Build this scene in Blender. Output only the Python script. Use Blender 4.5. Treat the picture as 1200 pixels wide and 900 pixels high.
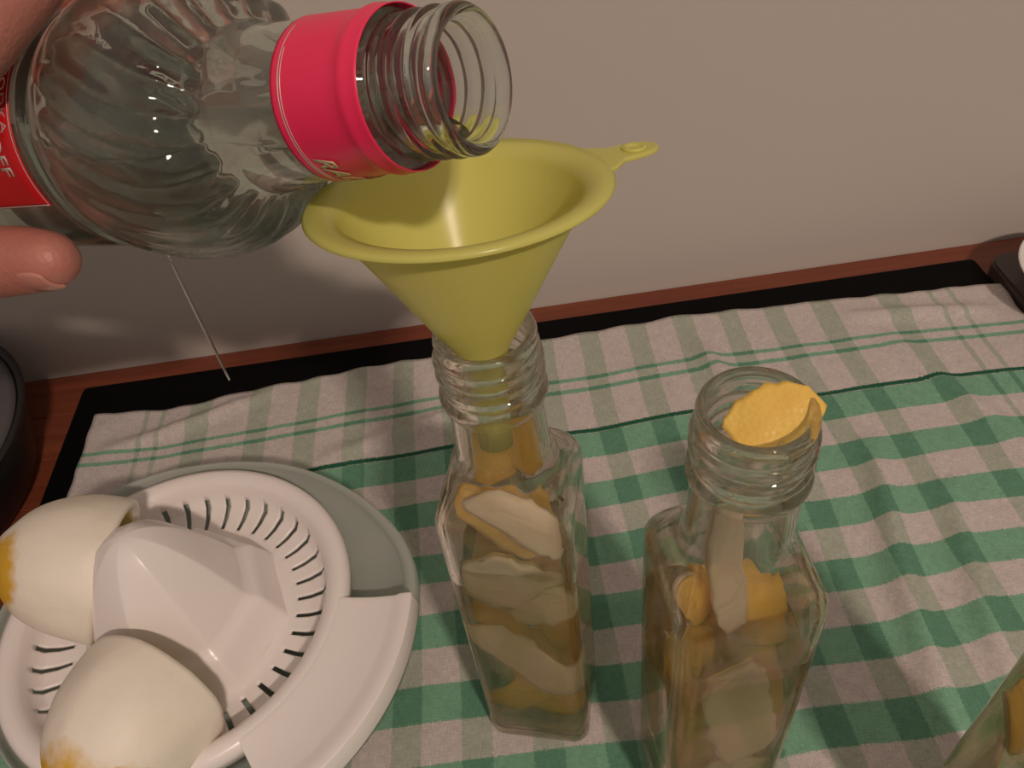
import bpy, bmesh, math, random
from mathutils import Vector, Matrix, Euler, noise
from math import pi, sin, cos, radians, sqrt

sc = bpy.context.scene
for o in list(bpy.data.objects):
    bpy.data.objects.remove(o)
C = sc.collection
random.seed(4)

# ---------------------------------------------------------------- camera
CAM = Vector((0, 0, .346))
PITCH, ROLL = radians(45), radians(8.3)
cf = Vector((0, cos(PITCH), -sin(PITCH)))
r0, u0 = Vector((1, 0, 0)), Vector((0, sin(PITCH), cos(PITCH)))
cr = r0 * cos(ROLL) - u0 * sin(ROLL)
cu = r0 * sin(ROLL) + u0 * cos(ROLL)
cd = bpy.data.cameras.new('camera')
cd.sensor_width = 36
cd.lens = 28.8
cd.clip_start = .01
cam = bpy.data.objects.new('camera', cd)
C.objects.link(cam)
m = Matrix.Identity(4)
for i in range(3):
    m[i][0], m[i][1], m[i][2], m[i][3] = cr[i], cu[i], -cf[i], CAM[i]
cam.matrix_world = m
sc.camera = cam

# ---------------------------------------------------------------- light
sc.view_settings.view_transform = 'Standard'
sc.view_settings.look = 'None'
sc.view_settings.gamma = 1
sc.view_settings.use_curve_mapping = False
sc.view_settings.exposure = .92
sc.cycles.use_denoising = True
sc.cycles.max_bounces = 18
sc.cycles.transmission_bounces = 18
sc.cycles.transparent_max_bounces = 24
sc.cycles.glossy_bounces = 8
sc.cycles.sample_clamp_indirect = 3.0
sc.cycles.blur_glossy = .5

w = bpy.data.worlds.new('room_light')
sc.world = w
w.use_nodes = True
wn = w.node_tree
bg = wn.nodes['Background']
bg.inputs['Color'].default_value = (1, .80, .68, 1)
bg.inputs['Strength'].default_value = 1
_tc = wn.nodes.new('ShaderNodeTexCoord'); _sx = wn.nodes.new('ShaderNodeSeparateXYZ'); _rp = wn.nodes.new('ShaderNodeValToRGB')
_mr = wn.nodes.new('ShaderNodeMapRange'); _mr.inputs['From Min'].default_value = -1
wn.links.new(_tc.outputs['Generated'], _sx.inputs[0]); wn.links.new(_sx.outputs['Z'], _mr.inputs['Value'])
wn.links.new(_mr.outputs[0], _rp.inputs[0]); wn.links.new(_rp.outputs[0], bg.inputs['Color'])
_rp.color_ramp.elements[0].color = (.030, .022, .018, 1); _rp.color_ramp.elements[0].position = .35
_rp.color_ramp.elements[1].color = (.18, .15, .132, 1); _rp.color_ramp.elements[1].position = .85

def lamp(loc, energy, size, col=(1, .80, .66)):
    l = bpy.data.lights.new('ceiling_lamp', 'POINT')
    l.energy = energy
    l.shadow_soft_size = size
    l.color = col
    o = bpy.data.objects.new('ceiling_lamp', l)
    o.location = loc
    C.objects.link(o)
lamp((.56, -1.26, 1.60), 21, .038)
lamp((.49, -1.27, 1.62), 21, .038)

# ---------------------------------------------------------------- node helper
class NT:
    def __init__(s, name):
        s.mat = bpy.data.materials.new(name)
        s.mat.use_nodes = True
        s.t = s.mat.node_tree
        s.out = s.t.nodes['Material Output']
        s.p = s.t.nodes['Principled BSDF']
    def n(s, typ, **kw):
        x = s.t.nodes.new(typ)
        for k, v in kw.items():
            if k.startswith('i_'):
                key = k[2:].replace('_', ' ')
                x.inputs[key].default_value = v
            else:
                setattr(x, k, v)
        return x
    def l(s, a, b):
        s.t.links.new(a, b)
    def math(s, op, a, b=None, clamp=False):
        x = s.t.nodes.new('ShaderNodeMath')
        x.operation = op
        x.use_clamp = clamp
        for i, v in enumerate((a, b)):
            if v is None: continue
            if isinstance(v, (int, float)): x.inputs[i].default_value = v
            else: s.l(v, x.inputs[i])
        return x.outputs[0]
    def mix(s, fac, a, b):
        x = s.t.nodes.new('ShaderNodeMix')
        x.data_type = 'RGBA'
        for idx, v in ((0, fac), (6, a), (7, b)):
            if isinstance(v, (int, float)): x.inputs[idx].default_value = v
            elif isinstance(v, tuple): x.inputs[idx].default_value = (*v, 1)
            else: s.l(v, x.inputs[idx])
        return x.outputs[2]
    def noise(s, scale, detail=3, vec=None, out=0):
        x = s.n('ShaderNodeTexNoise')
        x.inputs['Scale'].default_value = scale
        x.inputs['Detail'].default_value = detail
        if vec is None:
            vec = s.n('ShaderNodeTexCoord').outputs['Object']
        s.l(vec, x.inputs['Vector'])
        return x.outputs[out]
    def bump(s, h, strength=.3, dist=.001):
        b = s.n('ShaderNodeBump')
        b.inputs['Strength'].default_value = strength
        b.inputs['Distance'].default_value = dist
        s.l(h, b.inputs['Height'])
        return b.outputs[0]

def plain(name, col, rough=.5, var=.12, scale=60, bump=0, **kw):
    t = NT(name)
    f = t.noise(scale)
    c2 = tuple(max(0, c * (1 - var)) for c in col)
    t.l(t.mix(f, c2, col), t.p.inputs['Base Color'])
    t.p.inputs['Roughness'].default_value = rough
    for k, v in kw.items():
        t.p.inputs[k.replace('_', ' ')].default_value = v
    if bump:
        t.l(t.bump(t.noise(scale * 6), bump, .0005), t.p.inputs['Normal'])
    return t.mat

def glassy(name, col, ior=1.5, direct=.2, rough=0):
    """clear glass; a share of the light passes straight through the thin wall"""
    t = NT(name)
    g = t.n('ShaderNodeBsdfGlass')
    g.inputs['Color'].default_value = (*col, 1)
    g.inputs['IOR'].default_value = ior
    g.inputs['Roughness'].default_value = rough
    tr = t.n('ShaderNodeBsdfTransparent')
    tr.inputs['Color'].default_value = (*col, 1)
    mx = t.n('ShaderNodeMixShader')
    mx.inputs[0].default_value = direct
    t.l(g.outputs[0], mx.inputs[1]); t.l(tr.outputs[0], mx.inputs[2])
    t.l(mx.outputs[0], t.out.inputs['Surface'])
    return t.mat

def translucent(name, col, trans=.45, rough=.35, clear=0):
    t = NT(name)
    t.p.inputs['Base Color'].default_value = (*col, 1)
    t.p.inputs['Roughness'].default_value = rough
    t.p.inputs['Specular IOR Level'].default_value = .5
    tl = t.n('ShaderNodeBsdfTranslucent')
    tl.inputs['Color'].default_value = (*col, 1)
    mx = t.n('ShaderNodeMixShader'); mx.inputs[0].default_value = trans
    t.l(t.p.outputs[0], mx.inputs[1]); t.l(tl.outputs[0], mx.inputs[2])
    last = mx
    if clear:
        tr = t.n('ShaderNodeBsdfTransparent')
        tr.inputs['Color'].default_value = (.9, .95, .92, 1)
        m2 = t.n('ShaderNodeMixShader'); m2.inputs[0].default_value = clear
        t.l(mx.outputs[0], m2.inputs[1]); t.l(tr.outputs[0], m2.inputs[2])
        last = m2
    t.l(last.outputs[0], t.out.inputs['Surface'])
    return t.mat

# ---------------------------------------------------------------- materials
M = {}
M['wall'] = plain('wall_paint', (.60, .545, .50), .75, .05, 3, .05)
M['hob'] = plain('black_glass', (.004, .0035, .004), .6, .3, 20, Specular_IOR_Level=.08)
M['bottle'] = glassy('bottle_glass', (.965, .955, .925), 1.52, .12)
M['vodka_glass'] = glassy('vodka_glass', (.955, .982, .962), 1.5, .08)
M['liquid'] = glassy('clear_spirit', (.985, .995, .985), 1.34, .10)
M['infusion'] = glassy('yellow_infusion', (.985, .96, .86), 1.34, .12)
M['funnel'] = translucent('yellow_plastic', (.88, .86, .28), .45, .25)
M['white'] = plain('white_plastic', (.90, .85, .83), .28, .03, 40)
M['grey'] = translucent('frosted_grey_plastic', (.66, .69, .65), .35, .28, .30)
M['pan'] = plain('dark_pan', (.012, .011, .011), .4, .3, 40)
M['pan_in'] = plain('pan_coating', (.10, .095, .10), .5, .2, 80)
M['board'] = plain('dark_board', (.085, .06, .052), .35, .25, 60)
M['ceramic'] = plain('white_ceramic', (.85, .82, .78), .2, .03, 40)
M['pulp'] = plain('yellow_pulp', (.80, .62, .14), .35, .3, 300, .4)
M['silver'] = plain('silver_print', (.80, .74, .70), .35, .1, 200, Metallic=.3)
M['gold'] = plain('cream_print', (.72, .66, .40), .4, .1, 200)

def label_mat(name, col, col2):
    t = NT(name)
    t.l(t.mix(t.noise(120), col, col2), t.p.inputs['Base Color'])
    t.p.inputs['Roughness'].default_value = .35
    t.l(t.bump(t.noise(90, 4), .12, .001), t.p.inputs['Normal'])
    return t.mat
M['neck_label'] = label_mat('pink_red_label', (.95, .035, .13), (.88, .025, .10))
M['body_label'] = label_mat('red_label', (.62, .008, .012), (.52, .006, .01))

def wood():
    t = NT('reddish_wood')
    tc = t.n('ShaderNodeTexCoord'); mp = t.n('ShaderNodeMapping')
    mp.inputs['Scale'].default_value = (4, 60, 60)
    t.l(tc.outputs['Object'], mp.inputs['Vector'])
    g = t.noise(3, 6, mp.outputs[0])
    oi = t.n('ShaderNodeObjectInfo')
    a = t.mix(g, (.085, .018, .009), (.26, .066, .030))
    b = t.mix(g, (.12, .026, .012), (.34, .095, .045))
    t.l(t.mix(oi.outputs['Random'], a, b), t.p.inputs['Base Color'])
    t.p.inputs['Roughness'].default_value = .38
    t.l(t.bump(g, .15, .0005), t.p.inputs['Normal'])
    return t.mat
M['wood'] = wood()

def cloth():
    t = NT('checked_cotton')
    uv = t.n('ShaderNodeUVMap').outputs[0]
    sx = t.n('ShaderNodeSeparateXYZ'); t.l(uv, sx.inputs[0])
    wob = t.noise(7, 2, uv)
    w2 = t.math('MULTIPLY', t.math('SUBTRACT', wob, .5), .004)
    fz = t.math('MULTIPLY', t.math('SUBTRACT', t.noise(1500, 2, uv), .5), .0030)
    u = t.math('ADD', t.math('ADD', sx.outputs[0], w2), fz)
    v = t.math('ADD', t.math('ADD', sx.outputs[1], w2), fz)
    def band(c, a, b):
        return t.math('MULTIPLY', t.math('GREATER_THAN', c, a), t.math('LESS_THAN', c, b))
    def add(lst):
        r = lst[0]
        for x in lst[1:]: r = t.math('MAXIMUM', r, x)
        return r
    # columns (warp)
    fr = t.math('FRACT', t.math('DIVIDE', t.math('ADD', u, .2160), .02905))
    per = t.math('MULTIPLY', t.math('LESS_THAN', fr, .43), band(u, -.1605, .206))
    cols = add([per, band(u, -.195, -.1815), band(u, .230, .2425), band(u, -.2235, -.2205),
                band(u, -.2130, -.2100), band(u, .2602, .2632), band(u, .2717, .2747)])
    fv = t.math('FRACT', t.math('DIVIDE', t.math('SUBTRACT', 3.6175, v), .0332))
    rows = add([t.math('MULTIPLY', t.math('LESS_THAN', fv, .49), t.math('LESS_THAN', v, .2975)),
                band(v, .3355, .3382), band(v, .3270, .3300)])
    dark = band(v, .2978, .3005)
    white = (.60, .54, .52)
    pale = (.42, .45, .375)
    green = (.21, .42, .29)
    deep = (.125, .29, .195)
    c = t.mix(cols, t.mix(rows, white, green), t.mix(rows, pale, deep))
    c = t.mix(dark, c, (.02, .11, .06))
    # woven threads
    wv = t.n('ShaderNodeTexWave'); wv.inputs['Scale'].default_value = 420; wv.bands_direction = 'X'
    wv.inputs['Distortion'].default_value = 1.5
    wh = t.n('ShaderNodeTexWave'); wh.inputs['Scale'].default_value = 420; wh.bands_direction = 'Y'
    wh.inputs['Distortion'].default_value = 1.5
    t.l(uv, wv.inputs['Vector']); t.l(uv, wh.inputs['Vector'])
    th = t.math('MULTIPLY', wv.outputs[1], wh.outputs[1])
    mpa = t.n('ShaderNodeMapping'); mpa.inputs['Scale'].default_value = (2200, 260, 1); t.l(uv, mpa.inputs['Vector'])
    mpb = t.n('ShaderNodeMapping'); mpb.inputs['Scale'].default_value = (260, 2200, 1); t.l(uv, mpb.inputs['Vector'])
    sp = t.math('MULTIPLY', t.math('ADD', t.noise(1, 2, mpa.outputs[0]), t.noise(1, 2, mpb.outputs[0])), .5)
    sp2 = t.noise(160, 3, uv)
    k = t.math('ADD', t.math('MULTIPLY', sp, 1.25), t.math('MULTIPLY', sp2, .25))
    k = t.math('ADD', k, .24)
    hv = t.n('ShaderNodeVectorMath', operation='SCALE')
    t.l(c, hv.inputs[0]); t.l(k, hv.inputs['Scale'])
    t.l(hv.outputs[0], t.p.inputs['Base Color'])
    t.p.inputs['Roughness'].default_value = .9
    t.p.inputs['Specular IOR Level'].default_value = .15
    t.l(t.bump(t.math('ADD', th, sp), .35, .0004), t.p.inputs['Normal'])
    return t.mat
M['cloth'] = cloth()

def skin():
    t = NT('skin')
    a = t.noise(45, 4); b = t.noise(260, 3)
    c = t.mix(a, (.46, .165, .125), (.58, .27, .215))
    t.l(t.mix(t.math('MULTIPLY', b, .5), c, (.52, .17, .14)), t.p.inputs['Base Color'])
    t.p.inputs['Roughness'].default_value = .45
    t.p.inputs['Subsurface Weight'].default_value = .08
    t.p.inputs['Subsurface Radius'].default_value = (.006, .002, .001)
    t.p.inputs['Subsurface Scale'].default_value = .5
    vo = t.n('ShaderNodeTexVoronoi'); vo.inputs['Scale'].default_value = 900
    t.l(t.n('ShaderNodeTexCoord').outputs['Object'], vo.inputs['Vector'])
    t.l(t.bump(t.math('ADD', b, vo.outputs[0]), .18, .0006), t.p.inputs['Normal'])
    return t.mat
M['skin'] = skin()
M['nail'] = plain('nail', (.58, .26, .205), .25, .08, 60)

def pith():
    t = NT('white_pith')
    t.l(t.mix(t.noise(70, 4), (.84, .70, .48), (.90, .80, .62)), t.p.inputs['Base Color'])
    t.p.inputs['Roughness'].default_value = .5
    t.p.inputs['Subsurface Weight'].default_value = 0
    t.l(t.bump(t.noise(500, 3), .4, .0006), t.p.inputs['Normal'])
    return t.mat
M['pith'] = pith()
def zest():
    t = NT('yellow_zest')
    t.l(t.mix(t.noise(90, 3), (.84, .50, .08), (.90, .64, .16)), t.p.inputs['Base Color'])
    t.p.inputs['Roughness'].default_value = .3
    vo = t.n('ShaderNodeTexVoronoi'); vo.inputs['Scale'].default_value = 700
    t.l(t.n('ShaderNodeTexCoord').outputs['Object'], vo.inputs['Vector'])
    t.l(t.bump(vo.outputs[0], .25, .0006), t.p.inputs['Normal'])
    return t.mat
M['zest'] = zest()

def peeled(name, spots):
    """cream pith with yellow zest left in a few places (object space)"""
    t = NT(name)
    oc = t.n('ShaderNodeTexCoord').outputs['Object']
    base = t.mix(t.noise(50, 5), (.86, .79, .66), (.91, .86, .76))
    nz = t.math('MULTIPLY', t.math('SUBTRACT', t.noise(130, 4), .5), .014)
    tot = None
    for (p, r) in spots:
        vm = t.n('ShaderNodeVectorMath', operation='DISTANCE')
        t.l(oc, vm.inputs[0]); vm.inputs[1].default_value = p
        d = t.math('ADD', vm.outputs['Value'], nz)
        f = t.math('SUBTRACT', 1, t.math('DIVIDE', d, r), True)
        f = t.math('MULTIPLY', f, 3.2, True)
        tot = f if tot is None else t.math('MAXIMUM', tot, f)
    t.l(t.mix(tot, base, (.72, .42, .03)), t.p.inputs['Base Color'])
    t.p.inputs['Roughness'].default_value = .5
    t.l(t.bump(t.noise(300, 4), .25, .0008), t.p.inputs['Normal'])
    return t.mat

# ---------------------------------------------------------------- object helpers
def link(name, me, mat=None, parent=None, smooth=True):
    o = bpy.data.objects.new(name, me)
    C.objects.link(o)
    if mat is not None and not me.materials:
        me.materials.append(mat)
    if smooth:
        for p in me.polygons: p.use_smooth = True
    if parent: o.parent = parent
    return o

def mesh(verts, faces, name='mesh'):
    me = bpy.data.meshes.new(name)
    me.from_pydata([tuple(v) for v in verts], [], faces)
    me.update()
    return me

def empty(name, label, cat, loc=(0, 0, 0), rot=(0, 0, 0), group=None):
    o = bpy.data.objects.new(name, None)
    o.empty_display_size = .02
    C.objects.link(o)
    o.location = loc; o.rotation_euler = rot
    tag(o, label, cat, group)
    return o

def tag(o, label, cat, group=None):
    o['label'] = label; o['category'] = cat
    if group: o['group'] = group
    return o

def box(x0, x1, y0, y1, z0, z1, bev=0, seg=2, corner=0):
    bm = bmesh.new()
    vs = [bm.verts.new((x, y, z)) for z in (z0, z1) for x, y in ((x0, y0), (x1, y0), (x1, y1), (x0, y1))]
    for f in ((3, 2, 1, 0), (4, 5, 6, 7), (0, 1, 5, 4), (1, 2, 6, 5), (2, 3, 7, 6), (3, 0, 4, 7)):
        bm.faces.new([vs[i] for i in f])
    if corner:
        ve = [e for e in bm.edges if abs(e.verts[0].co.z - e.verts[1].co.z) > 1e-9]
        bmesh.ops.bevel(bm, geom=ve, offset=corner, segments=6, affect='EDGES', profile=.5)
        bev and bmesh.ops.bevel(bm, geom=[e for e in bm.edges if e.is_manifold and abs(e.calc_face_angle(0)) > 1.2], offset=bev, segments=seg, affect='EDGES')
    elif bev:
        bmesh.ops.bevel(bm, geom=bm.edges[:], offset=bev, segments=seg, affect='EDGES')
    me = bpy.data.meshes.new('box'); bm.to_mesh(me); bm.free()
    return me

def loft(rings, closed_ends=True, wrap=False):
    """rings: equal-length loops of points"""
    n = len(rings[0]); vs = [p for r in rings for p in r]; fs = []
    k = len(rings)
    for i in range(k if wrap else k - 1):
        a, b = i * n, ((i + 1) % k) * n
        for j in range(n):
            fs.append((a + j, a + (j + 1) % n, b + (j + 1) % n, b + j))
    if closed_ends and not wrap:
        fs.append(tuple(range(n))[::-1]); fs.append(tuple((k - 1) * n + j for j in range(n)))
    return mesh(vs, fs)

def fix_normals(me):
    bm = bmesh.new(); bm.from_mesh(me)
    bmesh.ops.recalc_face_normals(bm, faces=bm.faces[:])
    bm.to_mesh(me); bm.free()
    return me

def lathe(prof, n=64, fn=None, wrap=False, caps=True):
    """prof: (r, z) list"""
    rings = []
    for r, z in prof:
        ring = []
        for j in range(n):
            a = 2 * pi * j / n
            rr, zz = fn(r, z, a) if fn else (r, z)
            ring.append((rr * cos(a), rr * sin(a), zz))
        rings.append(ring)
    return fix_normals(loft(rings, caps, wrap))

def smoothprof(pts, sub=6):
    """Catmull-Rom through (a,b) points"""
    out = []
    P = [pts[0]] + list(pts) + [pts[-1]]
    for i in range(1, len(P) - 2):
        p0, p1, p2, p3 = P[i-1:i+3]
        for k in range(sub):
            t = k / sub
            out.append(tuple(.5 * ((2*p1[d]) + (-p0[d]+p2[d])*t + (2*p0[d]-5*p1[d]+4*p2[d]-p3[d])*t*t + (-p0[d]+3*p1[d]-3*p2[d]+p3[d])*t**3) for d in range(len(p1))))
    out.append(tuple(pts[-1]))
    return out

# ================================================================ SETTING
wl = link('wall_back', box(-1.2, 1.2, .421, .50, -.06, .9), M['wall'], smooth=False); wl['kind'] = 'structure'

# wooden worktop of long staves
wt = bpy.data.objects.new('worktop', None); C.objects.link(wt)
wt.location = (0, 0, -.045)
tag(wt, 'reddish brown wooden worktop of long staves against the wall', 'worktop')
plank_meshes = {}
y1 = .4205; row = 0
while y1 > -.15:
    y0 = y1 - .0375
    x = -.75 - random.uniform(0, .25) if row else -.60
    while x < .75:
        L = random.choice((.30, .38, .46)) if row else 1.35
        key = L
        if key not in plank_meshes:
            plank_meshes[key] = box(0, L - .0004, 0, .0371, 0, .039, .0005, 1)
        o = link('stave', plank_meshes[key], M['wood'], wt, False)
        o.location = (x, y0, random.uniform(-.00015, .00015))
        x += L
    y1 = y0; row += 1

# black hob plate lying in the worktop
hob = link('hob', box(-.2735, .306, -.10, .3995, -.0055, -.0002, .0012, 2, corner=.004), M['hob'], smooth=False)
tag(hob, 'black glass hob plate under the green checked towel', 'hob')

# ---------------------------------------------------------------- towel
def bump_ridge(x, y, x0, y0, x1, y1, wd, h):
    dx, dy = x1 - x0, y1 - y0; L2 = dx*dx + dy*dy
    t = max(0, min(1, ((x-x0)*dx + (y-y0)*dy) / L2))
    px, py = x0 + t*dx, y0 + t*dy
    d = math.hypot(x-px, y-py)
    return 1.45 * h * math.exp(-(d/wd)**2) * (sin(pi*min(1, max(0, t*.9+.05))) ** .5)
FLAT = [(-.005, .155, .030), (.052, .1165, .030), (.141, .07, .030), (-.148, .183, .062)]
def towel_z(x, y):
    h = .0016 + .0016 * (noise.noise((x*14, y*14, 1.3)) + .5) + .0007 * (noise.noise((x*45, y*38, 5)) + .5)
    h += bump_ridge(x, y, .178, .26, .150, .10, .007, .0045)
    h += bump_ridge(x, y, .205, .225, .182, .12, .006, .0030)
    h += bump_ridge(x, y, .115, .345, .128, .30, .006, .0035)
    h += bump_ridge(x, y, -.11, .305, -.02, .325, .006, .0030)
    h += bump_ridge(x, y, .225, .33, .26, .22, .007, .0028)
    h += bump_ridge(x, y, .21, .355, .29, .350, .005, .0028)
    h += bump_ridge(x, y, .08, .23, .13, .245, .006, .0035)
    h += bump_ridge(x, y, -.24, .34, -.15, .365, .005, .0028)
    h += bump_ridge(x, y, -.05, .20, .06, .19, .008, .002)
    for cx, cy, rr in FLAT:
        d = math.hypot(x-cx, y-cy)
        k = min(1, max(0, (d-rr)/.022)); k = k*k*(3-2*k)
        h = .0012 * (1-k) + h * k
    return max(h, .0008)
TOPY = [(-.26, -.002), (-.209, -.005), (-.157, .001), (-.09, .006), (.02, .009), (.165, .008), (.23, .004), (.31, -.004)]
def topy(u):
    for (a, b), (c, d) in zip(TOPY, TOPY[1:]):
        if a <= u <= c: return b + (d-b)*(u-a)/(c-a)
    return 0
NX, NY = 230, 190
X0, X1, Y0, Y1 = -.2565, .305, -.09, .372
vs, fs, uvs = [], [], []
for j in range(NY + 1):
    for i in range(NX + 1):
        u = X0 + (X1-X0)*i/NX; v = Y0 + (Y1-Y0)*j/NY
        e = max(0, 1 - abs(u-X0)/.03); e2 = max(0, 1-abs(u-X1)/.03); e3 = max(0, 1-abs(v-Y1)/.03)
        wx = .0030 * noise.noise((u*9, v*11, 3)); wy = .0045 * noise.noise((u*12, v*7, 8))
        wx += .0016 * (e+e2) * noise.noise((u*20, v*70, 2))
        wy += .0022 * e3 * noise.noise((u*60, v*20, 4)) + topy(u) * max(0, 1 - (Y1-v)/.09)
        x, y = u + wx, v + wy
        vs.append((x, y, towel_z(u, v) + .0006*(e3+e+e2)*(.5+noise.noise((u*80, v*80, 9)))))
        uvs.append((u, v))
for j in range(NY):
    for i in range(NX):
        a = j*(NX+1)+i
        fs.append((a, a+1, a+NX+2, a+NX+1))
me = mesh(vs, fs, 'towel')
uvl = me.uv_layers.new(name='UVMap')
for lp in me.loops: uvl.data[lp.index].uv = uvs[lp.vertex_index]
towel = link('tea_towel', me, M['cloth'])
sm = towel.modifiers.new('thick', 'SOLIDIFY'); sm.thickness = .0007; sm.offset = -1
tag(towel, 'green and white checked cotton tea towel spread over the black hob', 'towel')

# ================================================================ SQUARE BOTTLES
H = .0205
def sq_ring(z, h, t, cr_=.0062, n=64):
    out = []
    for j in range(n):
        a = 2*pi*(j+.5)/n
        c, s = cos(a), sin(a)
        # rounded square by support: intersect ray with rounded square
        ac, as_ = abs(c), abs(s)
        k = h - cr_
        # flat part
        r = h / max(ac, as_)
        px_, py_ = r*ac, r*as_
        if min(px_, py_) > k:
            # corner circle centre (k,k)
            b = -(k*ac + k*as_); cc = 2*k*k - cr_*cr_
            r = -b + sqrt(max(0, b*b - cc))
        r = r*t + h*(1-t)
        out.append((r*c, r*s, z))
    return out
OUT = [(.0, .0165, 1), (.0004, .0180, 1), (.0016, .0195, 1), (.004, H, 1), (.010, H, 1), (.05, H, 1), (.10, H, 1), (.143, H, 1),
       (.1475, .0203, 1), (.1510, .0193, .95), (.1545, .0178, .8), (.1580, .0160, .5), (.1610, .0147, .2), (.1645, .0138, 0), (.170, .0134, 0),
       (.185, .0132, 0), (.1868, .0133, 0), (.1878, .0144, 0), (.1895, .0148, 0), (.1912, .0144, 0), (.1922, .0136, 0)]
INN = [(.2085, .0106, 0), (.200, .0104, 0), (.185, .0103, 0), (.168, .0106, 0), (.1625, .0116, 0), (.1590, .0132, .2), (.1555, .0150, .55), (.1515, .0168, .9),
       (.147, .0180, 1), (.142, .0184, 1), (.10, .0184, 1), (.05, .0184, 1), (.012, .0182, 1), (.0075, .0170, 1), (.0060, .0140, 1), (.0072, .006, .3)]
def marasca():
    n = 64
    rings = [sq_ring(z, h, t) for z, h, t in OUT]
    # helical thread then lip
    zs = [.1930 + .0004*i for i in range(34)]
    for z in zs:
        ring = []
        for j in range(n):
            a = 2*pi*(j+.5)/n
            ph = ((z - .1932)/.0046 - a/(2*pi)) % 1
            env = min(1, max(0, (z-.1932)/.0012)) * min(1, max(0, (.2050-z)/.0012))
            r = .01325 + .0012*env*max(0, cos((ph-.5)*2*pi))**.8 if cos((ph-.5)*2*pi) > 0 else .01325
            ring.append((r*cos(a), r*sin(a), z))
        rings.append(ring)
    for z, h in ((.2070, .01325), (.2084, .0134), (.2096, .0131), (.2102, .0124), (.2102, .0116), (.2096, .0109)):
        rings.append(sq_ring(z, h, 0))
    for z, h, t in INN:
        rings.append(sq_ring(z, h, t, min(.0045, h*.4)))
    return fix_normals(loft(rings))
mar = marasca()

def liquid_mesh(level, under=.0004):
    rings = []
    top = level
    pts = [(z, h, t) for z, h, t in INN][::-1]
    for z, h, t in pts:
        if z < level - .002:
            rings.append(sq_ring(z - (under if h > .012 else .0002), h + under*.6, t, min(.0045, h*.4)))
    rings.append(sq_ring(level-.0003, .0184+under*.6, 1, .0045))
    rings.append(sq_ring(level, .0176, 1, .0045))
    return fix_normals(loft(rings))

def square_bottle(cx, cy, a, label, level):
    t = empty('glass_bottle', label, 'bottle', (cx, cy, .0016), (0, 0, radians(a)), 'square glass bottles on the towel')
    g = link('bottle_body', mar, M['bottle'], t)
    if level:
        l = link('spirit', liquid_mesh(level), M['infusion'], None)
        l.location = (cx, cy, .0016); l.rotation_euler = (0, 0, radians(a))
        return t, l
    return t, None

B1, l1 = square_bottle(-.005, .155, -15, 'square clear glass bottle of lemon peel with the yellow funnel in its neck', .118)
B2, l2 = square_bottle(.052, .1165, 3, 'open square glass bottle with a lemon peel sticking in its mouth', .122)
B3, l3 = square_bottle(.141, .070, 0, 'square glass bottle cut off at the right front corner of the towel', .150)
for l, s in ((l1, 'clear spirit covering the peels in the bottle under the funnel'),
             (l2, 'clear spirit covering the peels in the open middle bottle'),
             (l3, 'pale yellow spirit in the bottle at the lower right corner')):
    tag(l, s, 'liquid')

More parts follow.
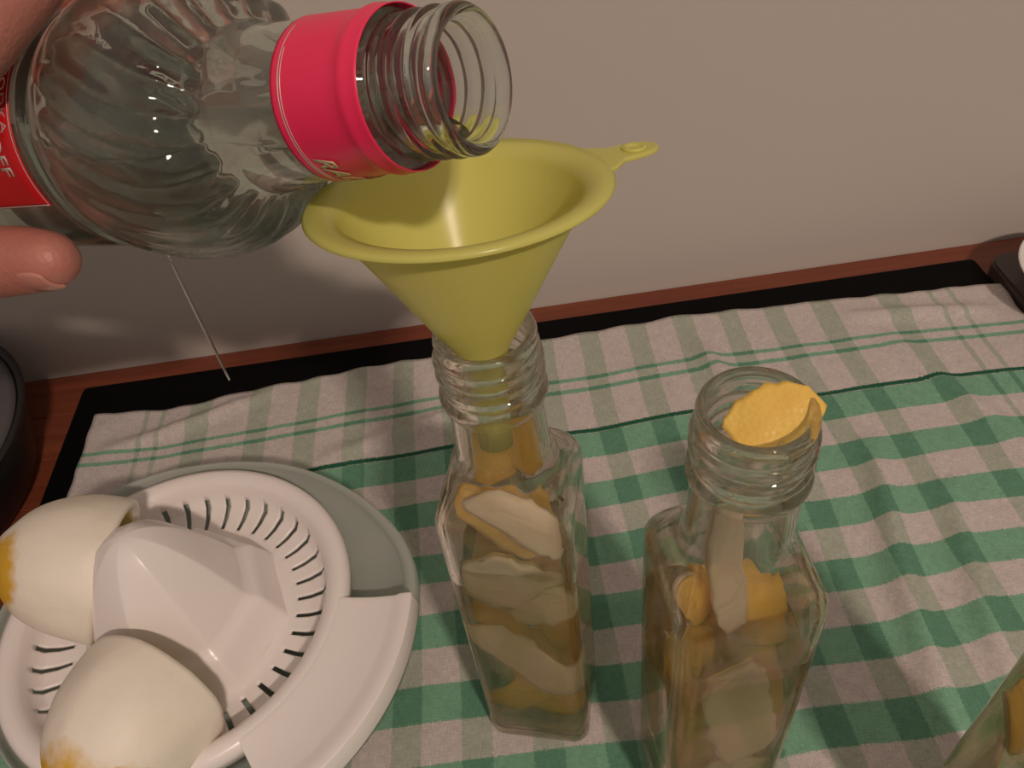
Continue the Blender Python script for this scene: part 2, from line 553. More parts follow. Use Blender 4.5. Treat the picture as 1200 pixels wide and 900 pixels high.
# ---------------------------------------------------------------- peels
peel_count = [0]
def peel(Bt, loc, rot, L, W, curl_l, curl_w, label, group, seed=0, zest_out=True, shape=0):
    """curved strip. local x = length, y = width, z = normal (zest side +z)"""
    rnd = random.Random(seed * 7 + 3)
    skew = rnd.uniform(-.55, .55) if shape == 0 else -.1
    nu, nv = 22, 10
    def surf(off):
        pts = []
        for i in range(nu + 1):
            s = (i/nu - .5)
            wd = W * (1 - abs(2*s)**(6 if shape == 0 else 2.5) * (.38 if shape == 0 else .62))
            wd *= 1 + .22*noise.noise((s*6, seed, 0))
            for j in range(nv + 1):
                q = (j/nv - .5)
                x, y = s*L + q*W*skew*abs(2*s), q*wd + .0015*noise.noise((s*7, seed, 4))
                ka = x*curl_l; kb = y*curl_w
                # bend along length (radius 1/curl_l), then across
                if abs(curl_l) > 1e-3:
                    X = sin(ka)/curl_l; Z = (cos(ka)-1)/curl_l
                else: X, Z = x, 0
                nx, nz = sin(ka), cos(ka)
                if abs(curl_w) > 1e-3:
                    Y = sin(kb)/curl_w; dz = (cos(kb)-1)/curl_w
                else: Y, dz = y, 0
                n2y, n2 = sin(kb), cos(kb)
                P = Vector((X + nx*dz, Y, Z + nz*dz))
                N = Vector((nx*n2, n2y, nz*n2))
                b = .0005*noise.noise((x*180, y*180, seed))
                pts.append(P + N*(off + b))
        return pts
    Lm = Matrix.Translation(loc) @ Euler([radians(v) for v in rot], 'XYZ').to_matrix().to_4x4()
    Li = Lm.inverted()
    def soft(v, a, b):
        q = abs(v)
        if q <= a: return v
        return math.copysign(a + (b-a)*(1-math.exp(-(q-a)/(b-a))), v)
    def inside(p):
        if shape == 1: return p
        p = Lm @ p
        z = p.z
        if z < .0075: p.z = .0075 - .3*(.0075-z)*0
        k = min(1, max(0, (z-.146)/.018))          # 0 in the body, 1 in the neck
        lim = .0180 + (.0100-.0180)*k
        if k < 1:
            p.x, p.y = soft(p.x, lim*.8, lim), soft(p.y, lim*.8, lim)
        if k > .3 and z < .2110:
            r = math.hypot(p.x, p.y); lr = .0165 + (.0100-.0165)*min(1, (k-.3)/.7)
            r2 = soft(r, lr*.8, lr)
            if r > 0: p.x *= r2/r; p.y *= r2/r
        return Li @ p
    def shell(o0, o1):
        a, b = [inside(p) for p in surf(o0)], [inside(p) for p in surf(o1)]
        n = len(a); fs = []
        for i in range(nu):
            for j in range(nv):
                k = i*(nv+1)+j
                fs.append((k, k+1, k+nv+2, k+nv+1))
                fs.append((n+k, n+k+nv+1, n+k+nv+2, n+k+1))
        rim = [j for j in range(nv+1)] + [i*(nv+1)+nv for i in range(1, nu+1)] + [nu*(nv+1)+j for j in range(nv-1, -1, -1)] + [i*(nv+1) for i in range(nu-1, 0, -1)]
        for x in range(len(rim)):
            p, q = rim[x], rim[(x+1) % len(rim)]
            fs.append((p, q, n+q, n+p))
        return fix_normals(mesh(a+b, fs))
    Mx = Bt.matrix_basis if Bt else Matrix.Identity(4)
    o = link('lemon_peel', shell(-.0021, 0), M['pith'])
    o.matrix_world = Mx @ Lm
    o.matrix_basis = Mx @ Lm
    tag(o, label, 'lemon peel', group)
    z = link('zest', shell(.0, .0008), M['zest'], o)
    return o
for b in (B1, B2, B3): b.matrix_basis = Matrix.Translation(b.location) @ b.rotation_euler.to_matrix().to_4x4()
g1, g2, g3 = 'lemon peels in the bottle under the funnel', 'lemon peels in the open middle bottle', 'lemon peels in the right corner bottle'
# rot: x-length axis; rx tilts width, ry tips length up/down, rz turns. bottle-local metres
#          loc                  rot            L     W    cl   cw
PE = [
 (B1, (-.0030, -.0060, .1370), (52, 36, -6), .034, .015, 12, 70, 'thick peel sloping to the right, bumpy orange side up, topmost below the bottle shoulder', g1, 1),
 (B1, (.0045, -.0070, .1390), (-118, 34, -6), .034, .013, -8, -40, 'pale pith strip folded over the top orange peel in the bottle under the funnel', g1, 11),
 (B1, (-.0040, .003, .1600), (76, 84, 20), .026, .013, 20, 60, 'thin peel standing left of the funnel spout inside the neck', g1, 2),
 (B1, (.0050, .004, .164), (80, -78, 0), .028, .010, 20, 60, 'thin peel standing right of the funnel spout inside the neck', g1, 3),
 (B1, (-.0040, -.0115, .1130), (-98, 25, 0), .029, .022, -14, -12, 'broad pale pith peel facing out at the upper left of the bottle under the funnel', g1, 4),
 (B1, (.0080, -.0110, .1000), (-100, -22, -6), .022, .011, -25, -30, 'short pale strip below the folded peel in the bottle under the funnel', g1, 5),
 (B1, (.0015, -.0100, .0620), (-92, 58, 5), .056, .018, -6, -12, 'long slanting pith strip down the front of the bottle under the funnel', g1, 6),
 (B1, (-.0050, -.0085, .0330), (82, 8, 0), .020, .034, 25, 35, 'yellow peel at the bottom left of the bottle under the funnel', g1, 7),
 (B1, (.0100, .0010, .0860), (80, 76, -30), .044, .014, 10, 30, 'orange peel against the right wall of the bottle under the funnel', g1, 8),
 (B1, (-.0080, .0020, .0800), (75, 75, 30), .050, .018, 10, 30, 'orange peel behind the slanting strip in the bottle under the funnel', g1, 9),
 (B1, (.0030, .0090, .0450), (85, 10, 3), .028, .044, 10, 12, 'wide peel low at the back of the bottle under the funnel', g1, 10),
 (B1, (.0010, .0080, .1150), (80, 15, 5), .030, .034, 12, 20, 'orange peel behind the folded strip at the shoulder', g1, 12),
 (B1, (.0070, -.0020, .0250), (84, 12, -10), .020, .024, 20, 25, 'small peel at the bottom right of the bottle under the funnel', g1, 13),
 (B2, (.0034, -.0012, .2074), (26, -16, 4), .0205, .0140, 14, 10, 'broad yellow peel lying in the mouth of the open bottle', g2, 21),
 (B2, (-.0040, -.0040, .1540), (-90, 83, 6), .068, .0085, 4, -30, 'long narrow pith strip hanging down the neck of the open bottle', g2, 22),
 (B2, (.0070, -.0030, .1270), (62, 12, -10), .026, .030, 30, 40, 'rounded orange peel right of the hanging strip in the open bottle', g2, 23),
 (B2, (-.0085, -.0030, .1330), (75, 66, 20), .032, .014, 20, 40, 'orange peel left of the hanging strip in the open bottle', g2, 24),
 (B2, (-.0085, -.0050, .0930), (82, 82, 8), .056, .015, 6, 25, 'tall yellow peel at the left wall of the open bottle', g2, 25),
 (B2, (.0020, -.0110, .0850), (-90, 80, 0), .060, .020, 4, -14, 'wide pale pith strip at the front of the open bottle', g2, 26),
 (B2, (.0100, -.0010, .0850), (85, 72, -15), .058, .018, 6, 24, 'olive yellow peel at the right wall of the open bottle', g2, 27),
 (B2, (.0010, .0060, .0600), (80, 5, 0), .032, .060, 8, 10, 'large yellow peel in the middle of the open bottle', g2, 28),
 (B2, (-.0030, -.0070, .0350), (-92, 25, 10), .032, .030, 6, -10, 'pale peel low in the open bottle', g2, 29),
 (B3, (-.0095, .0100, .1080), (50, -20, 20), .022, .020, 35, 45, 'orange peel with white edge seen in the right corner bottle', g3, 31),
 (B3, (-.0060, .0080, .0700), (85, 70, 20), .044, .018, 10, 30, 'yellow peel low in the right corner bottle', g3, 32),
]
for b, loc, rot, L, W, cl, cw, lab, grp, sd in PE:
    peel(b, loc, rot, L, W, cl, cw, lab, grp, sd, shape=1 if sd in (21,) else 0)

# ================================================================ FUNNEL
fa = empty('funnel', 'translucent yellow plastic funnel standing in the neck of the left square bottle', 'funnel',
           (-.0065, .1510, .1745), (radians(-11.5), radians(.5), 0))
# local z up from spout tip
prof = [(.0043, 0), (.0047, .010), (.0056, .022), (.0060, .0265), (.0072, .0300), (.0085, .0325), (.0130, .0400), (.0200, .0525), (.0275, .0655), (.0290, .0690),
        (.0296, .0706), (.0322, .0714), (.0350, .0719), (.0358, .0712)]
th = .0009
inner = [(max(.002, r - th*.9), z + (th*.5 if z > .03 else 0)) for r, z in prof[:-3]] + [(.0318, .0714+th), (.0352, .0719+th), (.0361, .0716)]
P2 = prof + inner[::-1]
fm = lathe(P2, 96, wrap=True)
link('cone', fm, M['funnel'], fa)
# hanging tab with raised eye
tb = bmesh.new()
pts = []
for i in range(40):
    a = 2*pi*i/40
    x = .0060*cos(a); y = .0040*sin(a)
    x += .0365
    pts.append((x + .0008, y))
outl = [(.0325, .0062), (.0345, .0046), (.0370, .0037)] + [(.0402 + .0048*cos(a), .0037*sin(a)) for a in [pi/2 - pi*k/14 for k in range(15)]] + [(.0370, -.0037), (.0345, -.0046), (.0325, -.0062)]
n = len(outl)
vs = [(x, y, .0712) for x, y in outl] + [(x, y, .0724) for x, y in outl]
fs = [tuple(range(n))[::-1], tuple(range(n, 2*n))] + [(i, (i+1) % n, n+(i+1) % n, n+i) for i in range(n)]
TABS = 1.42
vs = [(.0325+(x-.0325)*TABS, max(-.0095, min(.0095, y*1.3*(1+max(0, .0375-x)*120))), z) for x, y, z in vs]
tab = link('tab', fix_normals(mesh(vs, fs)), M['funnel'], fa, False)
bv = tab.modifiers.new('b', 'BEVEL'); bv.width = .0004; bv.segments = 2
tab.rotation_euler = (0, 0, radians(17)); tab.location = (.0015, 0, -.0003)
eye = link('eye', lathe([(.0024, .0723), (.0024, .0729), (.0020, .0731), (.0014, .0727), (.0010, .0723)], 24), M['funnel'], tab)
eye.location = (.0440, 0, 0); eye.scale = (1.3, 1.3, 1)

# ================================================================ HELD SPIRIT BOTTLE
Mo = Vector((.0014, .1430, .2809))          # centre of the mouth
AX = Vector((-.8185, .5235, -.2370)).normalized()   # from mouth towards base
Lb = .268
def ZM(s):
    K = [(-1, -1), (.040, .040), (.0565, .0565), (.0762, .0740), (.1074, .1000), (.1145, .1065), (.262, .268), (2, 2.006)]
    for (a, b), (c, d) in zip(K, K[1:]):
        if a <= s <= c: return Lb - (b + (d-b)*(s-a)/(c-a))
def RM(s): return 1 + .03*min(1, max(0, (s-.045)/.015))
ez = -AX
tocam = (CAM - (Mo + AX*.06)); tocam = (tocam - ez*tocam.dot(ez)).normalized()
ex = tocam; ey = ez.cross(ex)
VB = Matrix.Identity(4)
base = Mo + AX*Lb
for i in range(3):
    VB[i][0], VB[i][1], VB[i][2], VB[i][3] = ex[i], ey[i], ez[i], base[i]
vb = empty('spirit_bottle', 'large clear ribbed glass spirit bottle with red labels held tilted over the funnel', 'bottle')
vb.matrix_world = VB; vb.matrix_basis = VB
S = smoothprof([(.0222, .0148), (.030, .0150), (.040, .0158), (.048, .0164), (.0530, .0172), (.0560, .0190), (.0585, .0222), (.0620, .0258), (.0680, .0288), (.0760, .0304),
     (.0850, .0308), (.0940, .0302), (.1010, .0290), (.1040, .0282)], 5)
prof = [(0.0, .0112), (0.0, .0122), (.0004, .0129), (.0012, .0134), (.0024, .0134), (.0032, .0128)]
prof += [(.0034 + .0004*i, None) for i in range(30)]
prof += [(.0156, .0128), (.0162, .0143), (.0174, .0149), (.0190, .0150), (.0205, .0147)]
prof += S
prof += [(.1052, .0274), (.1062, .0272), (.1074, .0280), (.1092, .0284), (.1110, .0280), (.1120, .0276), (.1140, .0277), (.20, .0277), (.250, .0277), (.257, .0270), (.2605, .0255), (.262, .022)]
def vfn(s, r, a):
    if r is None:
        ph = ((s - .0034)/.0040 + a/(2*pi)) % 1
        env = min(1, max(0, (s-.0034)/.0012)) * min(1, max(0, (.0154-s)/.0012))
        c = cos((ph-.5)*2*pi)
        return .01255 + .00105*env*(max(0, c)**.8)
    if .0545 < s < .104:
        e0 = min(1, (s-.0545)/.004); e1 = min(1, (.104-s)/.030)
        tw = a + (s-.056)*16
        amp = .00042*e0*max(0, e1)
        if s < .0640: amp += .0007*(1-abs(s-.0585)/.0055) if abs(s-.0585) < .0055 else 0
        return r + amp*(abs(sin(tw*11))*2-1.2)
    return r
NB = 176
inn = [(.2565, .016), (.2560, .0225), (.2535, .0245), (.249, .0252), (.20, .0253), (.115, .0253), (.1052, .0250), (.100, .0262), (.094, .0274), (.085, .0281), (.076, .0277),
       (.068, .0262), (.0625, .0235), (.0590, .0200), (.0560, .0165), (.0525, .0148), (.048, .0140), (.040, .0134), (.030, .0124), (.020, .0108), (.010, .0104), (.003, .0105), (.0008, .0108)]
def vring(s, r, n=NB, d=0):
    out = []
    for j in range(n):
        a = 2*pi*j/n; rr = r + d
        if .056 < s < .10:
            rr += .0001*(abs(sin((a+(s-.056)*16)*11))*2-1)
        out.append((rr*RM(s)*cos(a), rr*RM(s)*sin(a), ZM(s)))
    return out
rings = [vring(s, r) for s, r in inn]
for s, r in prof:
    ring = []
    for j in range(NB):
        a = 2*pi*j/NB; rr = vfn(s, r, a)
        ring.append((rr*RM(s)*cos(a), rr*RM(s)*sin(a), ZM(s)))
    rings.append(ring)
link('bottle_body', fix_normals(loft(rings)), M['vodka_glass'], vb)

# the spirit inside: cut at one horizontal level
LEVEL = .2690
me = fix_normals(loft([vring(s, r, 88, .0003) for s, r in inn]))
bm = bmesh.new(); bm.from_mesh(me)
bm.transform(VB)
gm = bm.verts[:] + bm.edges[:] + bm.faces[:]
res = bmesh.ops.bisect_plane(bm, geom=gm, plane_co=(0, 0, LEVEL), plane_no=(0, 0, 1), clear_outer=True)
bmesh.ops.holes_fill(bm, edges=[e for e in bm.edges if e.is_boundary], sides=0)
bmesh.ops.recalc_face_normals(bm, faces=bm.faces[:])
vi = VB.inverted(); bm.transform(vi)
me = bpy.data.meshes.new('spirit'); bm.to_mesh(me); bm.free()
sp = link('spirit', me, M['liquid'])
sp.matrix_world = VB; sp.matrix_basis = VB
tag(sp, 'clear spirit inside the large tilted bottle with the red labels', 'liquid')

def cyl_patch(r0f, s0, s1, a0, a1, th=.00022, na=72, ns=14):
    """label: curved sheet on the bottle, angles in degrees (0 faces the camera side)"""
    vs, fs = [], []
    for k in (0, 1):
        for i in range(ns+1):
            s = s0 + (s1-s0)*i/ns
            r = r0f(s) + .00012 + th*k
            for j in range(na+1):
                a = radians(a0 + (a1-a0)*j/na)
                vs.append((r*RM(s)*cos(a), r*RM(s)*sin(a), ZM(s)))
    n = (ns+1)*(na+1)
    for i in range(ns):
        for j in range(na):
            q = i*(na+1)+j
            fs.append((q, q+1, q+na+2, q+na+1)); fs.append((n+q, n+q+na+1, n+q+na+2, n+q+1))
    rim = [j for j in range(na+1)] + [i*(na+1)+na for i in range(1, ns+1)] + [ns*(na+1)+j for j in range(na-1, -1, -1)] + [i*(na+1) for i in range(ns-1, 0, -1)]
    for x in range(len(rim)):
        p, q = rim[x], rim[(x+1) % len(rim)]
        fs.append((p, q, n+q, n+p))
    return fix_normals(mesh(vs, fs))
def outer_r(s):
    pr = [(a, b) for a, b in prof if b is not None]
    for (a, b), (c, d) in zip(pr, pr[1:]):
        if a <= s <= c and c > a: return b + (d-b)*(s-a)/(c-a)
    return .0277
neck_r = lambda s: max(outer_r(s), .0149 + .0011*max(0, (s-.022)/.018)) + (.0004*math.exp(-((s-.0185)/.0014)**2))
nl = link('neck_label', cyl_patch(neck_r, .0148, .0358, -178, 182, ns=26, na=120), M['neck_label'], vb)
bl = link('body_label', cyl_patch(lambda s: .0277, .1130, .185, -150, 29), M['body_label'], vb)
for s_, a0, a1 in ((.0336, -62, 130), (.0330, -40, 130)):
    link('printed_line', cyl_patch(lambda s: neck_r(s)+.0003, s_, s_+.00022, a0, a1, .00005, 72, 1), M['silver'], nl)
link('printed_line', cyl_patch(lambda s: .0280, .1134, .1137, -150, 28.4, .00005, 72, 1), M['silver'], bl)
link('printed_line', cyl_patch(lambda s: .0280, .1134, .185, 28.0, 28.6, .00005, 2, 30), M['silver'], bl)

FONT = bpy.data.fonts.load('<builtin>')
def wrap_text(body, size, s_base, r, a_end, mat, parent, name='lettering', bold=.0, spacing=1.0, italic=0, sx=1.0, start=False):
    """letters run round the bottle, tops towards the neck; the last letter ends at angle a_end"""
    cu_ = bpy.data.curves.new('txt', 'FONT')
    cu_.body = body; cu_.size = size; cu_.font = FONT; cu_.space_character = spacing; cu_.offset = bold; cu_.shear = italic
    cu_.resolution_u = 3; cu_.extrude = 0
    ob = bpy.data.objects.new('txt', cu_)
    C.objects.link(ob)
    dg = bpy.context.evaluated_depsgraph_get()
    tm = bpy.data.meshes.new_from_object(ob.evaluated_get(dg))
    bpy.data.objects.remove(ob)
    xs = [v.co.x*sx for v in tm.vertices]; mx = min(xs) if start else max(xs)
    for v in tm.vertices:
        a = radians(a_end) + (v.co.x*sx - mx)/r
        z = ZM(s_base) + v.co.y
        
        rq = r*RM(s_base); v.co = (rq*cos(a), rq*sin(a), z)
    o = link(name, tm, mat, parent, False)
    sd = o.modifiers.new('t', 'SOLIDIFY'); sd.thickness = .00006; sd.offset = 0
    return o
wrap_text('VODKA', .0038, .1172, .02815, -6, M['silver'], bl, spacing=1.15)
wrap_text('RACHMANINOFF', .0062, .1226, .02815, 13, M['silver'], bl, bold=.00008, spacing=1.05, sx=.85)
wrap_text('RACHMANINOFF', .0062, .0318, .0160, 39, M['gold'], nl, bold=.00015, italic=.3, sx=.9, start=True)

# thin trickle under the bottle
def tube(path, rads, n=10):
    rings = []
    for i, p in enumerate(path):
        p = Vector(p); q = Vector(path[min(i+1, len(path)-1)]) - Vector(path[max(0, i-1)])
        q.normalize(); a = q.orthogonal().normalized(); b = q.cross(a)
        rings.append([tuple(p + (a*cos(2*pi*j/n) + b*sin(2*pi*j/n))*rads[i]) for j in range(n)])
    return fix_normals(loft(rings))

tr_ = link('spirit_drip', tube([(-.0749, .164, .2410 - .0035*k) for k in range(13)], [.0002 + .00028*sin(pi*(k+.3)/13.3) for k in range(13)]), M['liquid'])
tag(tr_, 'thin drip of spirit falling from under the tilted bottle', 'liquid')

# ================================================================ HAND
def cyl(s, deg, r):
    a = radians(deg)
    return VB @ Vector((r*RM(s)*cos(a), r*RM(s)*sin(a), ZM(s)))
bm = bmesh.new()
def cone_seg(p, q, ra, rb):
    d = q - p; L = d.length; d.normalize()
    a = d.orthogonal().normalized(); b = d.cross(a); n = 16; rings = []
    sa = [-90, -60, -30, 0]
    for t in sa: rings.append((p + d*ra*sin(radians(t)), max(.0001, ra*cos(radians(t)))))
    for t in sa[::-1]: rings.append((q + d*rb*sin(radians(-t)), max(.0001, rb*cos(radians(t)))))
    vv = [[bm.verts.new(c + (a*cos(2*pi*j/n) + b*sin(2*pi*j/n))*rr) for j in range(n)] for c, rr in rings]
    for x, y in zip(vv, vv[1:]):
        for j in range(n): bm.faces.new((x[j], x[(j+1) % n], y[(j+1) % n], y[j]))
    bm.faces.new(vv[0][::-1]); bm.faces.new(vv[-1])
def chain(pts, rads):
    for p, q, a, b in zip(pts, pts[1:], rads, rads[1:]): cone_seg(p, q, a, b)
wrist = cyl(.290, 0, .088)
thumb = [cyl(.1190, 45, .0362), cyl(.128, 44, .0368), cyl(.146, 42, .0385), cyl(.172, 40, .044), cyl(.212, 34, .055), wrist]
chain(thumb, [.0072, .0086, .0096, .0116, .0160, .020])
idx = [cyl(.106, -165, .0390), cyl(.108, -130, .0395), cyl(.099, -98, .0405), cyl(.097, -64, .0420), cyl(.107, -32, .0430), cyl(.140, -18, .0500), cyl(.184, -16, .0530), wrist]
chain(idx, [.0078, .0088, .0098, .0110, .0124, .0145, .0150, .020])
mid = [cyl(.142, 175, .0375), cyl(.143, -145, .038), cyl(.150, -108, .0405), cyl(.170, -80, .046), cyl(.200, -50, .056), wrist]
chain(mid, [.0078, .0085, .0095, .0105, .0130, .020])
rng = [cyl(.163, 172, .0375), cyl(.164, -148, .038), cyl(.170, -112, .0405), cyl(.190, -84, .046), cyl(.218, -58, .060), wrist]
chain(rng, [.0075, .0083, .0092, .0100, .0130, .020])
pky = [cyl(.183, -178, .0365), cyl(.184, -145, .037), cyl(.190, -112, .040), cyl(.208, -88, .046), cyl(.236, -64, .063), wrist]
chain(pky, [.0066, .0072, .0080, .0090, .0120, .018])
# web and palm
chain([cyl(.184, -26, .051), cyl(.192, 6, .049), cyl(.190, 38, .049)], [.0120, .0095, .0130])
chain([cyl(.200, -40, .056), cyl(.225, -5, .060), cyl(.225, 30, .058)], [.013, .014, .015])
chain([cyl(.236, -60, .063), cyl(.262, -25, .072), wrist], [.013, .017, .020])
chain([cyl(.218, -50, .060), cyl(.250, -10, .070), wrist], [.014, .018, .021])
chain([wrist, wrist + Vector((-.05, -.045, -.012)), wrist + Vector((-.14, -.15, -.05)), wrist + Vector((-.19, -.22, -.08))], [.0225, .024, .033, .038])
me = bpy.data.meshes.new('hand'); bm.to_mesh(me); bm.free()
tmp = bpy.data.objects.new('tmp', me); C.objects.link(tmp)
rm = tmp.modifiers.new('r', 'REMESH'); rm.mode = 'VOXEL'; rm.voxel_size = .0013
so = tmp.modifiers.new('s', 'SMOOTH'); so.factor = .6; so.iterations = 9
hm = bpy.data.meshes.new_from_object(tmp.evaluated_get(bpy.context.evaluated_depsgraph_get()))
bpy.data.objects.remove(tmp)
hand = link('person', hm, M['skin'])
tag(hand, 'bare left hand gripping the large spirit bottle, thumb underneath and fingers over its top', 'person')
# thumb nail
tp = cyl(.1215, 45, .0363); td = (thumb[0]-thumb[2]).normalized()
nn = (-cu)*.95 - cf*.32 + cr*.1; nn = (nn - td*nn.dot(td)).normalized()
ns_ = td.cross(nn)
vs, fs = [], []
for i in range(13):
    x = -1 + 2*i/12
    for j in range(9):
        y = -1 + 2*j/8
        wd = (1-max(0, abs(x))**4*.35)
        ang = y*radians(44)*wd
        rr = .0077 - .0010*max(0, x)**2 - .0008*max(0, -x)**3
        vs.append(tp + td*(x*.0058+.0005) + nn*(rr*cos(ang)) + ns_*(rr*sin(ang)))
for i in range(12):
    for j in range(8):
        q = i*9+j; fs.append((q, q+1, q+10, q+9))
nail = link('thumb_nail', mesh(vs, fs), M['nail'], hand)
sd = nail.modifiers.new('t', 'SOLIDIFY'); sd.thickness = .0010; sd.offset = -1
sb = nail.modifiers.new('s', 'SUBSURF'); sb.levels = 1; sb.render_levels = 1

# ================================================================ CITRUS JUICER
JX, JY = -.147, .184
ju = empty('citrus_juicer', 'white citrus juicer with ribbed cone in a frosted grey container on the towel', 'juicer', (JX, JY, .0016))
RT = [(-180, .0790), (-142, .0750), (-100, .0755), (-76, .0790), (-57, .0910), (-35, .0945), (-10, .0955), (2, .0960), (12, .0940), (27, .0885), (45, .0835), (72, .0800), (93, .0800), (110, .0830), (127, .0850), (150, .0830), (180, .0790)]
RS = smoothprof(RT, 8)
def Rth(a):
    d = math.degrees(a)
    d = (d + 180) % 360 - 180
    for (a0, r0_), (a1, r1_) in zip(RS, RS[1:]):
        if a0 <= d <= a1: return r0_ + (r1_-r0_)*(d-a0)/max(1e-9, a1-a0)
    return .079
def jfn(r, z, a):
    # r above .068 is stretched out to the outline
    if r > .068:
        k = (r-.068)/.012
        return .068 + k*(Rth(a)-.068), z
    return r, z
pr = [(.046, .0), (.052, .0006), (.0550, .004), (.060, .020), (.0665, .044), (.069, .0485), (.0775, .0500), (.0785, .0490), (.0785, .0440), (.0800, .0440), (.0804, .0490), (.0803, .0560), (.0798, .0572), (.0788, .0570), (.0780, .0550), (.0776, .0520),
      (.069, .0505), (.0655, .0480), (.0585, .020), (.0535, .0055), (.046, .003), (.02, .0025)]
container = lathe(pr, 144, jfn)
link('container', container, M['grey'], ju)

# strainer insert: polar sheet with real slots, thickened
NS = 38; PER = 12; NA = NS*PER
radii = [.0385, .0405, .0425, .0440, .0460, .0480, .0500, .0520, .0540, .0560, .0580, .0595, .0608, .0616, .0624, .0632, .0645, .0665, .0680, .0688, .0690]
def sheet_z(r):
    pts = [(.0385, .0500), (.0440, .0485), (.052, .0487), (.0580, .0505), (.0608, .0545), (.0624, .0605), (.0640, .0625), (.0660, .0632), (.0680, .0625), (.0688, .0605), (.0690, .0570)]
    for (a, b), (c, d) in zip(pts, pts[1:]):
        if a <= r <= c: return b + (d-b)*(r-a)/(c-a)
    return pts[-1][1]
vs = []; fs = []
for r in radii:
    for j in range(NA):
        tw = .11*(r-.044)/.014 if r < .0585 else .11*(.0585-.044)/.014*max(0, 1-(r-.0585)/.004)
        tw = max(0, tw)*0.0
        a = 2*pi*j/NA + tw
        vs.append((r*cos(a), r*sin(a), sheet_z(r)))
for i in range(len(radii)-1):
    for j in range(NA):
        if 4 <= i <= 11 and (j % PER) in (4, 5, 6): continue
        fs.append((i*NA+j, i*NA+(j+1) % NA, (i+1)*NA+(j+1) % NA, (i+1)*NA+j))
st = link('strainer', mesh(vs, fs), M['white'], ju)
sd = st.modifiers.new('t', 'SOLIDIFY'); sd.thickness = .0016; sd.offset = -1
# grip lip over the wide side
vs, fs = [], []
na, nr = 40, 12
def lipz(k): return .0618 - .0012*sin(pi*k) - (.0 if k < .93 else .0)
for i in range(nr+1):
    k = i/nr
    for j in range(na+1):
        t = j/na; a = radians(-60 + 54*t)
        r1 = .0955 + .001*sin(pi*t)
        r = .0665 + (r1-.0665)*k
        z = .0622 - .0016*sin(pi*min(1, k*1.0))
        if k > .9: z += .0010
        vs.append((r*cos(a), r*sin(a), z))
for j in range(na+1):   # outer skirt
    a = radians(-60 + 54*j/na); r = .0962 + .001*sin(pi*j/na)
    vs.append((r*cos(a), r*sin(a), .0555))
for i in range(nr+1):
    for j in range(na):
        q = i*(na+1)+j; fs.append((q, q+1, q+na+2, q+na+1))
lip = link('grip', mesh(vs, fs), M['white'], ju)
sd = lip.modifiers.new('t', 'SOLIDIFY'); sd.thickness = .0022; sd.offset = -1
bv = lip.modifiers.new('b', 'BEVEL'); bv.width = .0006; bv.segments = 2; bv.limit_method = 'ANGLE'
# ribbed cone
ZB, ZT = .049, .1120
nring = 46; NC = 192
rings = []
def cone_r(t, a):
    up = .0375*(1-t)**.50
    k = abs(sin(4*(a+radians(5))))
    up *= 1 - .06*k**.85
    z = t
    low = (.0425 - .0080*(t/.30)**1.2 - max(0, t-.27)*.13) if t < .6 else 0
    m_ = ((a + radians(5)) % (pi/4)) - pi/8
    low *= cos(pi/8)/cos(m_)*1.02
    if low > up: return low
    return up
for i in range(nring+1):
    t = (i/nring)**1.0
    t = 1 - (1-t)**1.5 if True else t
    t = min(t, .9995)
    rings.append([(cone_r(t, 2*pi*j/NC)*cos(2*pi*j/NC), cone_r(t, 2*pi*j/NC)*sin(2*pi*j/NC), ZB + (ZT-ZB)*t) for j in range(NC)])
link('reamer', fix_normals(loft(rings)), M['white'], ju)

# ================================================================ PEELED LEMON HALVES
def lemon_half(name_label, loc, axis, spin, spots, R=.0295, Ln=.043, seed=0, tip=.006):
    """axis points from the cut face to the pointed end; local z=axis"""
    prf = []
    for k in range(26):
        u = k/25
        r = R*sqrt(max(0, 1-u**2.5))*(1 if u < .85 else 1)
        prf.append((r, Ln*u))
    prf[-1] = (.0012, Ln+tip*.55)
    prf[-2] = (.0050, Ln+tip*.25)
    prf[-3] = (.0092, Ln*.985)
    inside = [(.006, .017), (.014, .0150), (.0205, .0095), (R-.0060, .0020), (R-.0048, .0002), (R-.0030, -.0006), (R-.0008, -.0002)]
    n = 72; rings = []
    for idx_, (r, z) in enumerate(inside + prf):
        ring = []
        for j in range(n):
            a = 2*pi*j/n
            rr = r
            if idx_ >= len(inside)-1:
                d = Vector((cos(a), sin(a), z/Ln))
                fac = 0
                # knife facets
                for q in range(9):
                    aa = q*2*pi/9 + seed + .3*sin(q*5+seed)
                    fac = max(fac, cos(a-aa))
                rr = r*(.955 + .06*(1-fac)*3) * (1 + .03*noise.noise(d*2.2 + Vector((seed, 0, 0))) + .008*noise.noise(d*7 + Vector((seed, 0, 0))))
            ring.append((rr*cos(a), rr*sin(a), z))
        rings.append(ring)
    me = fix_normals(loft(rings))
    q = Vector(axis).normalized().to_track_quat('Z', 'Y')
    o = link('peeled_lemon_half', me, peeled('peeled_lemon', spots))
    o.location = loc; o.rotation_euler = (q @ Euler((0, 0, spin)).to_quaternion()).to_euler()
    tag(o, name_label, 'lemon', 'squeezed peeled lemon halves on the juicer')
    pu = link('pulp', lathe([(.003, .0165), (.010, .0160), (.0150, .0138), (.0205, .0090), (R-.0068, .0012), (R-.0060, .0012), (.0200, .0100), (.0145, .0150), (.006, .0172)], 48), M['pulp'], o)
    return o
LAP, LBP = (-.1665, .1945, .0795), (-.1435, .1465, .0700)
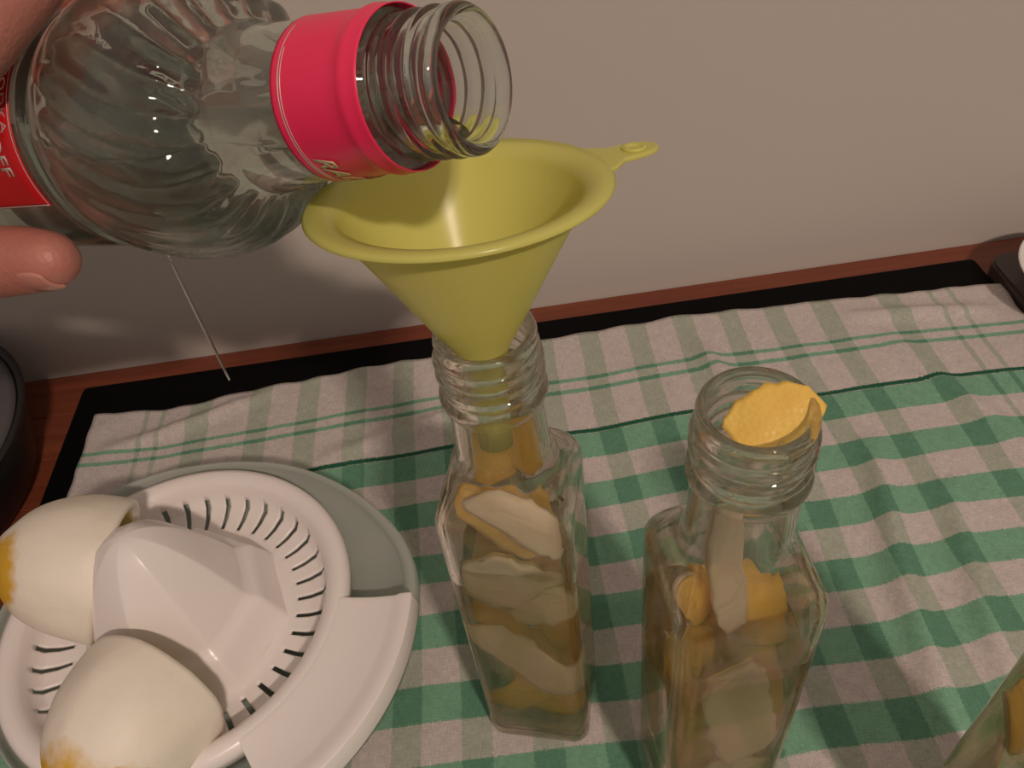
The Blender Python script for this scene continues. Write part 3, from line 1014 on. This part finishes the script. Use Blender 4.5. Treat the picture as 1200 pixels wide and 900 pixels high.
LA = lemon_half('hollow peeled lemon half leaning on the left side of the white cone', LAP, (-.9164, .1022, .3871), 0, [((.012, .006, .0400), .017), ((-.004, -.022, .030), .010)], seed=1)
LB = lemon_half('peeled lemon half lying dome up in front of the white cone, yellow at its tip', LBP, (-.42, -.8857, .1983), 0, [((0, 0, .0480), .023), ((-.012, -.012, .034), .015), ((.016, .0, .036), .012)], R=.0295, Ln=.044, seed=4.2)

# ================================================================ THINGS AT THE EDGES
bd = link('cutting_board', box(.3060, .56, .12, .3905, -.0055, .0085, .0015, 2, corner=.012), M['board'], smooth=False)
tag(bd, 'dark brown board with rounded corner at the right edge of the worktop', 'board')
dish = empty('dish', 'small white dish with yellow fruit on the dark board at the right edge', 'dish', (.3480, .3400, .0087))
link('bowl', lathe([(.024, 0), (.027, .0006), (.030, .002), (.040, .011), (.0475, .0180), (.0485, .0192), (.0480, .0200), (.0468, .0196), (.039, .0125), (.029, .0042), (.022, .0030), (.01, .0030)], 72), M['ceramic'], dish)
ls = empty('lemon_slice', 'yellow lemon half in the white dish at the right edge', 'lemon', (.3420, .3400, .0140), (.5, .3, 0))
link('flesh', lathe([(.0225, 0), (.0235, .001), (.0235, .0068), (.0225, .0080), (.008, .0082)], 48), M['pulp'], ls)
link('rind', lathe([(.0236, .0), (.0258, .0008), (.0262, .004), (.0258, .0074), (.0236, .0082), (.0234, .0078), (.0234, .0004)], 48, wrap=True), M['zest'], ls)
pn = empty('pan', 'dark round pan at the left edge of the worktop', 'pan', (-.372, .318, -.0050))
link('pan_body', lathe([(.080, 0), (.086, .0015), (.092, .010), (.1010, .040), (.1040, .0480), (.1055, .0495), (.1052, .0505), (.1030, .0505), (.1000, .0480), (.090, .012), (.084, .0045), (.03, .0040)], 96), M['pan'], pn)
link('lid', lathe([(.0995, .0470), (.0998, .0488), (.0960, .0505), (.060, .0560), (.02, .0580)], 96), M['pan_in'], pn)
link('knob', lathe([(.006, .057), (.006, .066), (.013, .070), (.014, .074), (.010, .078), (.003, .079)], 32), M['pan'], pn)
